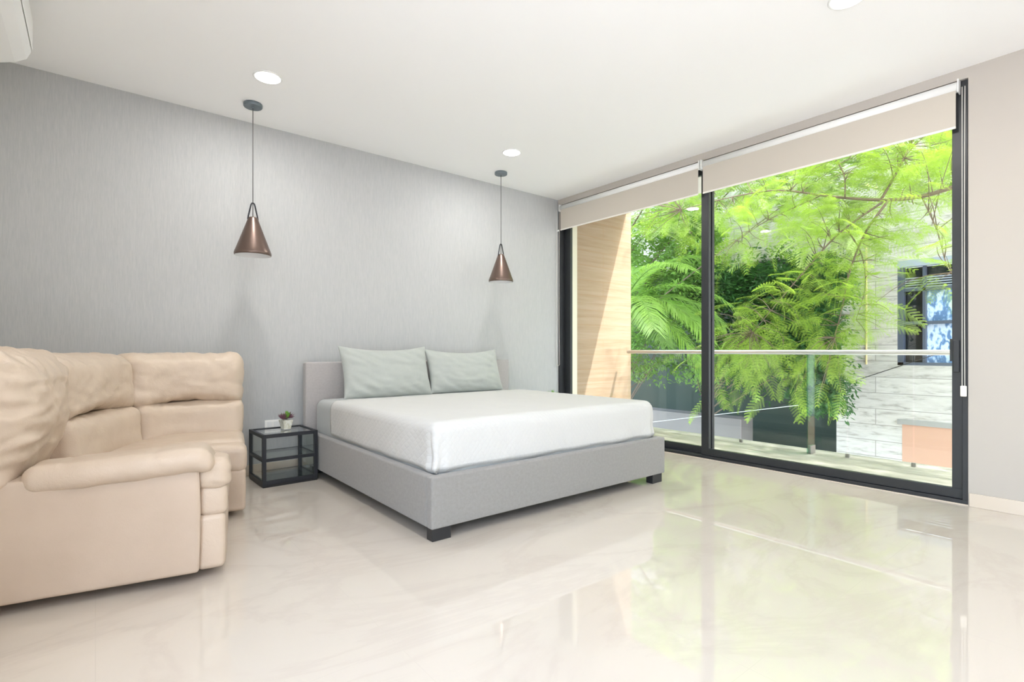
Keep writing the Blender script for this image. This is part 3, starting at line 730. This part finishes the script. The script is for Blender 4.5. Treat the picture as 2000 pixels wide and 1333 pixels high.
MB().box(.17, .19, .3, 3.3, zb, 6.02).build('window_pane', M['dglass'], bd)
MB().box(.150, .168, .3, 2.90, zb + .06, 5.52).build('sky_reflection_pane', M['skyrefl'], bd)
lv = MB()
for k in range(5): lv.box(.12, .17, .3, 3.26, 5.59 + .048 * k, 5.615 + .048 * k)
lv.build('louvre_slats', M['lintel'], bd)
bk = thing('building', 'low pink and grey plaster building seen through the left glass panel', 'building', (BX - .2, 12, -3.3))
MB().box(0, .6, -5.4, -2.0, 0, 2.55).build('grey_wall', M['greyw'], bk)
MB().box(0, .6, .0, 4.2, 0, 2.7).build('pink_wall', M['pinkw'], bk)
MB().box(.2, .6, -2.0, .0, 0, 2.3).build('recessed_wall', M['recess'], bk)
# overhead cable
a = atX(1615, 762, 12.85); b = atX(1805, 700, 12.85); dv = b - a
tag(MB().tube([a - dv * 1.0, a, b, b + dv * 3], .009, 6).build('cable', M['wire']), 'thin black cable strung in front of the stone building', 'cable')
a = atX(1386, 812, 10.4); b = atX(1560, 792, 10.4); dv = b - a
tag(MB().tube([a - dv * 3, a, b], .008, 6).build('cable', mat('pale_cable', (.6, .6, .58), .6)), 'thin pale cable low behind the balcony glass', 'cable')
a = atX(1692, 535, 12.985); b = atX(1686, 712, 12.985)
tag(MB().tube([(12.985, a.y, a.z + .9), (12.985, a.y, b.z)], .018, 6).build('conduit', mat('yellow_conduit', (.72, .55, .28), .6)), 'thin yellow conduit running down the stone wall', 'conduit')

# ============================================================ TREES
rng = np.random.default_rng(11)
def leaf_template(npair, nl, L=.44, PL=.13, droop=.25, ll=.019, lw=.0045, simple=False):
    """one feathery twice-divided leaf along +x, normal +z, as quads (N,4,3)"""
    Q = []
    def quad(c, d, s, l, w2): Q.append([c, c + d * l * .5 + s * w2, c + d * l, c + d * l * .5 - s * w2])
    for i in range(npair):
        t = .14 + .86 * (i + .5) / npair; x = t * L; z = -droop * L * t * t
        pl = PL * math.sin(PI * min(1, (t * .86 + .10))) ** .6 * (1.05 - .25 * t)
        for sg in (-1, 1):
            ang = R(70 - 34 * t); d = np.array([math.cos(ang), sg * math.sin(ang), -.12]); d /= np.linalg.norm(d)
            p0 = np.array([x, 0, z])
            s = np.array([-d[1], d[0], 0]); s /= np.linalg.norm(s)
            if simple: quad(p0, d, s, pl, .016); continue
            Q.append([p0 - s * .0008, p0 + d * pl - s * .0006, p0 + d * pl + s * .0006, p0 + s * .0008])
            for k in range(nl):
                tt = (k + .7) / nl; c = p0 + d * pl * tt + np.array([0, 0, -.018 * tt * tt])
                for s2 in (-1, 1):
                    dl = s * s2 * .90 + d * .42; dl = dl / np.linalg.norm(dl); sl_ = np.cross(dl, [0, 0, 1.])
                    quad(c, dl, sl_, ll * (1.05 - .45 * tt), lw)
    # rachis
    for i in range(4):
        t0, t1 = i / 4, (i + 1) / 4
        a_, b_ = np.array([t0 * L, 0, -droop * L * t0 * t0]), np.array([t1 * L, 0, -droop * L * t1 * t1]); s = np.array([0, .0016, 0])
        Q.append([a_ - s, b_ - s, b_ + s, a_ + s])
    return np.array(Q)
def place(T, o, d, up, sc):
    d = d / np.linalg.norm(d); y = np.cross(up, d); y /= np.linalg.norm(y) + 1e-9; z = np.cross(d, y)
    Rm = np.stack([d, y, z], 1) * sc
    return T @ Rm.T + o
TF = [leaf_template(9, 9, droop=dp, L=L, ll=.017, lw=.0032) for dp, L in ((.15, .38), (.3, .44), (.45, .36))]
TS_ = [leaf_template(10, 0, droop=dp, L=.46, PL=.14, simple=True) for dp in (.15, .35)]

def leaf_cloud(points, T, per=1, sc=(.8, 1.2), out=None, flat=.35):
    """points: list of (pos, outward dir)"""
    res = []
    for p, d in points:
        for _ in range(per):
            az = rng.uniform(0, 2 * PI); dd = np.array([math.cos(az), math.sin(az), rng.uniform(-.55, .15)])
            dd = dd + np.array(d) * .8; up = np.array([rng.normal(0, flat), rng.normal(0, flat), 1.])
            res.append(place(T[rng.integers(len(T))], np.array(p) + rng.normal(0, .02, 3), dd, up, rng.uniform(*sc)))
    return np.concatenate(res)

def twig_path(a, b, sag=.06, n=5):
    a = np.array(a); b = np.array(b); L = np.linalg.norm(b - a); off = rng.normal(0, .06 * L, 3)
    return [a + (b - a) * t + off * math.sin(PI * t) + np.array([0, 0, sag * L * math.sin(PI * t)]) for t in np.linspace(0, 1, n)]

# --- near flame tree: limbs read off the photograph and carried on beyond the frame
near = thing('flame_tree', 'feathery bright green flame tree close outside the balcony', 'tree', (8.6, -2.6, -3.3))
off = np.array([8.6, -2.6, -3.3])
wood = MB()
limbs = []
def limb(pts, r0, r1):
    pts = [np.array(p, float) for p in pts]; 
    # smooth resample
    out = []
    n = len(pts)
    for i in range(n - 1):
        p0, p1, p2, p3 = pts[max(i - 1, 0)], pts[i], pts[i + 1], pts[min(i + 2, n - 1)]
        for f_ in (0, .25, .5, .75):
            out.append(.5 * (2 * p1 + (p2 - p0) * f_ + (2 * p0 - 5 * p1 + 4 * p2 - p3) * f_ ** 2 + (3 * p1 - p0 - 3 * p2 + p3) * f_ ** 3))
    out.append(pts[-1]); rr = list(np.linspace(r0, r1, len(out)))
    wood.tube([tuple(p - off) for p in out], rr, 7); limbs.append(out); return out
A = lambda px, py, X: tuple(atX(px, py, X))
limb([(8.6, -2.6, -3.3), (8.55, -2.4, -1.2), (8.4, -1.8, .8), (8.2, -.9, 2.2), (8.0, .3, 2.75), A(1880, 360, 7.7)], .16, .05)
limb([A(1880, 360, 7.7), A(1800, 384, 7.6), A(1720, 391, 7.5), A(1620, 384, 7.4), A(1520, 372, 7.3), A(1430, 385, 7.25), A(1330, 410, 7.2)], .026, .005)
limb([A(1735, 392, 7.5), A(1690, 455, 7.3), A(1660, 530, 7.2), A(1645, 600, 7.15), A(1630, 660, 7.1)], .015, .005)
limb([A(1728, 392, 7.5), A(1640, 455, 7.2), A(1580, 520, 7.0), A(1520, 590, 6.9), A(1470, 650, 6.8)], .014, .004)
limb([A(1652, 446, 7.3), A(1682, 495, 7.4), A(1690, 560, 7.4), A(1672, 625, 7.4)], .010, .004)
limb([A(1720, 392, 7.5), A(1755, 330, 7.6), A(1800, 240, 7.8), (8.0, 1.6, 4.2), (8.2, 1.9, 5.2)], .016, .006)
limb([A(1650, 386, 7.4), A(1648, 340, 7.4), A(1620, 300, 7.3), A(1560, 250, 7.2)], .010, .004)
limb([A(1600, 384, 7.4), A(1500, 430, 7.2), A(1440, 470, 7.0)], .009, .003)
limb([A(1800, 384, 7.6), A(1830, 450, 7.2), A(1850, 520, 6.9), A(1880, 560, 6.7)], .009, .004)
limb([(8.4, -1.6, 1.3), (8.6, -.2, 3.0), (8.3, 1.4, 4.2), (8.0, 3.0, 5.0), (7.9, 4.4, 5.4)], .07, .012)
limb([(8.3, 1.4, 4.2), (7.6, 2.2, 5.0), (7.0, 3.2, 5.5), (6.9, 4.0, 5.6)], .03, .008)
limb([(8.6, -.2, 3.0), (8.0, .2, 4.4), (7.4, 1.0, 5.4), (7.2, 2.0, 6.0)], .04, .008)
limb([(8.3, 1.4, 4.2), (9.2, 2.4, 5.4), (9.6, 3.8, 6.4)], .03, .008)
limb([A(1470, 378, 7.3), A(1440, 330, 7.4), A(1380, 300, 7.6), A(1300, 280, 7.8)], .010, .004)
ends = []
allp = np.array([p for l in limbs for p in l])
# clusters of foliage: (px, py, X, spread in metres, number of twigs)
cl = [(1850, 290, 7.4, .34, 12), (1790, 330, 7.6, .34, 12), (1730, 320, 7.3, .32, 10), (1660, 330, 7.4, .34, 12), (1590, 350, 7.3, .34, 12), (1520, 370, 7.1, .32, 10),
      (1460, 400, 7.2, .32, 10), (1410, 420, 7.1, .30, 9), (1330, 420, 7.3, .34, 8), (1270, 440, 7.4, .32, 6), (1850, 380, 7.2, .28, 6), (1780, 430, 7.3, .30, 9), (1710, 450, 7.2, .32, 11),
      (1640, 420, 7.1, .32, 9), (1570, 430, 7.0, .30, 7), (1500, 440, 7.1, .28, 6), (1430, 470, 7.0, .28, 6), (1640, 500, 7.1, .28, 9), (1690, 500, 7.2, .26, 8), (1590, 540, 7.0, .28, 8),
      (1650, 560, 7.1, .27, 9), (1570, 600, 6.9, .26, 8), (1640, 610, 7.1, .24, 8), (1500, 600, 6.8, .24, 7), (1450, 600, 6.8, .22, 6), (1540, 640, 6.9, .24, 7), (1620, 655, 7.0, .22, 7),
      (1450, 660, 6.8, .22, 6), (1410, 700, 6.8, .20, 6), (1370, 705, 6.9, .20, 5), (1480, 700, 6.8, .22, 6), (1560, 700, 6.8, .22, 7), (1530, 745, 6.7, .20, 6), (1580, 770, 6.7, .18, 4), (1470, 745, 6.8, .18, 4),
      (1860, 520, 6.7, .14, 3), (1825, 545, 6.6, .10, 2), (1700, 600, 7.2, .16, 4), (1700, 655, 7.2, .14, 3), (1400, 780, 6.9, .16, 3), (1850, 460, 6.8, .18, 4)]
tw = []
for (px, py, X, sp, n) in cl:
    c = np.array(atX(px, py, X))
    for k in range(n):
        e = c + rng.normal(0, 1, 3) * np.array([sp * 1.3, sp, sp * .75]) * .8
        tw.append(e)
# the crown above, seen in the floor's reflection
for k in range(420):
    e = np.array([rng.uniform(6.1, 9.6), rng.uniform(-1.8, 6.2), rng.uniform(3.4, 6.9)])
    dy = 4.55 - e[1]; hx, hz_ = e[0] - dy * .8, e[2] - dy * 2.376
    if 4.3 < hx < 6.1 and -.3 < hz_ < 3.3 and rng.random() < .93: continue
    tw.append(e)
for k in range(130):   # low outer sprays whose shade falls on the balcony
    e = np.array([rng.uniform(6.15, 6.9), rng.uniform(-3.2, 2.6), rng.uniform(3.6, 5.0)])
    dy = 4.55 - e[1]; hx, hz_ = e[0] - dy * .8, e[2] - dy * 2.376
    if 4.3 < hx < 6.1 and -.3 < hz_ < 3.3: continue
    tw.append(e)
pts = []
for e in tw:
    j = np.argmin(((allp - e) ** 2).sum(1)); a_ = allp[j]
    dist = np.linalg.norm(e - a_)
    if dist > 1.6: a_ = e + (a_ - e) / dist * 1.6
    pp = twig_path(a_, e); wood.tube([tuple(p - off) for p in pp], [.006, .005, .004, .003, .002], 4, cap=False)
    d_ = (e - a_) / (np.linalg.norm(e - a_) + 1e-6)
    nl = 3
    for t in np.linspace(.4, 1, nl):
        i0 = min(3, int(t * 4)); p = pp[i0] + (pp[i0 + 1] - pp[i0]) * (t * 4 - i0 if i0 < 4 else 1)
        pts.append((p - off, d_))
wood.build('branches', M['bark'], near, smooth=True)
V = leaf_cloud(pts, TF, 1, (.65, 1.15), flat=.5)
quads_mesh('foliage', V, M['leaf'], near)
print('near leaf quads', len(V))

# --- further flame tree filling the top of the view, paler
def simple_tree(name, label, base, top, crown_pts, mtl, T, per, sc, trunk_r, parent_group=None, tris=None, limbn=14, flat=.4):
    t = thing(name, label, 'tree', base)
    o = np.array(base, float); wd = MB(); tp = np.array(top, float) - o
    trunk = [(0, 0, 0), tuple(tp * .35 + np.array([.1, .05, 0])), tuple(tp * .7), tuple(tp)]
    wd.tube(trunk, [trunk_r, trunk_r * .8, trunk_r * .6, trunk_r * .45], 9)
    idx = rng.choice(len(crown_pts), min(limbn, len(crown_pts)), replace=False)
    for i in idx:
        e = crown_pts[i] - o; pp = twig_path(tp * rng.uniform(.65, 1), e, .05, 6); wd.tube([tuple(p) for p in pp], list(np.linspace(trunk_r * .14, .006, 6)), 5, cap=False)
    wd.build('trunk', M['bark'], t, smooth=True)
    P_ = [(p - o, (p - o - tp) / (np.linalg.norm(p - o - tp) + 1e-6)) for p in crown_pts]
    quads_mesh('foliage', leaf_cloud(P_, T, per, sc, flat=flat), mtl, t); return t
pts2 = []
for k in range(900):
    X = rng.uniform(9.3, 11.2); px = rng.uniform(1215, 1900); py = rng.uniform(180, 470 - 30 * math.sin((px - 1230) / 110))
    if py > 390 and px > 1700: continue
    if rng.random() < .12 + .3 * (noise.noise(Vector((px / 60, py / 40, 0))) > .15): continue
    pts2.append(np.array(atX(px, py, X)))
for k in range(600):
    pts2.append(np.array([rng.uniform(9.3, 11.5), rng.uniform(-.5, 10.5), rng.uniform(5.0, 9.5)]))
simple_tree('flame_tree', 'paler feathery tree on the far pavement, behind the close one', (10.9, 9.4, -3.3), (10.8, 9.2, 3.4), pts2, M['leaf2'], TS_, 3, (.8, 1.3), .16, limbn=6)

# --- dark broadleaf tree in front of the recess
def broad(n, L=.09, w2=.018):
    Q = []
    for i in range(n):
        p = np.array([rng.uniform(0, .25), rng.normal(0, .06), rng.normal(0, .05)]); a_ = rng.normal(0, 1.0); d = np.array([math.cos(a_), math.sin(a_), rng.normal(-.4, .4)]); d /= np.linalg.norm(d)
        s = np.cross(d, [0, 0, 1.]); s /= np.linalg.norm(s); Q.append([p, p + d * L * .5 + s * w2, p + d * L, p + d * L * .5 - s * w2])
    return np.array(Q)
TB = [broad(16) for _ in range(4)]
pts3 = []
for k in range(1500):
    c = [(1470, 590, 70, 60), (1540, 560, 60, 45), (1440, 700, 60, 60), (1560, 690, 60, 60), (1500, 640, 70, 70), (1600, 760, 40, 50), (1640, 560, 30, 40), (1420, 560, 40, 40), (1590, 640, 40, 40)][rng.integers(9)]
    px, py = rng.normal(c[0], c[2] * .55), rng.normal(c[1], c[3] * .55)
    if py > 800 or px > 1640: continue
    pts3.append(np.array(atX(px, py, rng.uniform(10.8, 12.3))))
simple_tree('broadleaf_tree', 'dark green broadleaf tree before the dark recess opposite', (11.9, 7.1, -3.3), (11.9, 6.9, .2), pts3, M['dark'], TB, 2, (.9, 1.5), .13)
# --- greener shrubby tree seen through the left panel
pts4 = []
for k in range(800):
    px, py = rng.uniform(1215, 1400), rng.normal(560, 110)
    if py > 740 or py < 400: continue
    pts4.append(np.array(atX(px, py, rng.uniform(10.5, 12.5))))
simple_tree('broadleaf_tree', 'mid green bushy tree behind the palm', (11.8, 9.6, -3.3), (11.6, 9.3, .6), pts4, M['shrub'], TB, 3, (1.0, 1.6), .12)

# --- palm
pc = np.array([8.3, 6.75, 1.9]); pb = (8.4, 7.0, -3.3)
pt = thing('palm_tree', 'palm with long arching fronds beside the balcony side wall', 'palm', pb); po = np.array(pb)
MB().tube([(0, 0, 0), (.05, -.05, 2.0), (-.05, -.2, 4.0), tuple(pc - po)], [.16, .12, .10, .09], 12).build('trunk', M['palmbark'], pt, smooth=True)
Q = []; st = MB()
def frond(az, el, L, droop):
    d0 = np.array([math.cos(az) * math.cos(el), math.sin(az) * math.cos(el), math.sin(el)]); P_ = []
    p = pc - po; d_ = d0.copy(); n = 34
    for i in range(n + 1):
        P_.append(p.copy()); d_ = d_ + np.array([0, 0, -droop / n]); d_ /= np.linalg.norm(d_); p = p + d_ * L / n
    st.tube([tuple(q) for q in P_[::3]], list(np.linspace(.016, .003, len(P_[::3]))), 5, cap=False)
    for i in range(5, n):
        for half in (0, .5):
            q = P_[i] + (P_[i + 1] - P_[i]) * half; t_ = P_[i + 1] - P_[i]; t_ /= np.linalg.norm(t_)
            s = np.cross(t_, [0, 0, 1.]); s /= np.linalg.norm(s) + 1e-6; u = i / n
            ll = .52 * math.sin(PI * (.12 + .80 * u)) ** .7
            for sg in (-1, 1):
                dl = s * sg * .8 + t_ * (.55 + .4 * u) + np.array([0, 0, .12]) + rng.normal(0, .06, 3); dl /= np.linalg.norm(dl)
                wv_ = np.cross(dl, np.cross(t_, dl)); wv_ /= np.linalg.norm(wv_) + 1e-6; w2 = .013
                c0 = q; c1 = q + dl * ll * .5 + np.array([0, 0, -.02]); c2 = q + dl * ll + np.array([0, 0, -.16 * ll / .5])
                Q.append([c0 - wv_ * w2 * .5, c1 - wv_ * w2, c1 + wv_ * w2, c0 + wv_ * w2 * .5]); Q.append([c1 - wv_ * w2, c2, c2 + wv_ * .001, c1 + wv_ * w2])
for k in range(15):
    frond(k * 2.399 + .4, R([62, 40, 22, 5, 50][k % 5]), rng.uniform(1.9, 2.5), [1.6, 1.7, 1.3, .9, 1.8][k % 5])
for az, el in ((-75, 38), (-95, 22), (-60, 10), (-110, 50), (-85, 0), (-40, 30)): frond(R(az), R(el), 2.3, 1.5)
st.build('frond_stems', M['palm'], pt, smooth=True); quads_mesh('fronds', np.array(Q), M['palm'], pt)

# ============================================================ pieces that belong to a part hang one level deeper
def under(child_names, part_name):
    for root in [o for o in C.objects if o.parent is None]:
        parts = [c for c in root.children if c.name.split('.')[0] == part_name]
        if not parts: continue
        for c in list(root.children):
            if c.name.split('.')[0] in child_names:
                p = min(parts, key=lambda q: (Vector(q.bound_box[0]) - Vector(c.bound_box[0])).length)
                c.parent = p
under(('hem_bar',), 'blind_fabric'); under(('chain_weight', 'chain_clip'), 'pull_chain')
under(('shade_lining', 'bulb'), 'lamp_shade'); under(('soil',), 'pot'); under(('fin_clamp',), 'glass_fin')
under(('clamp',), 'glass_panel'); under(('window_pane', 'sky_reflection_pane', 'louvre_slats'), 'window_frame'); under(('garage_lintel',), 'garage_door')
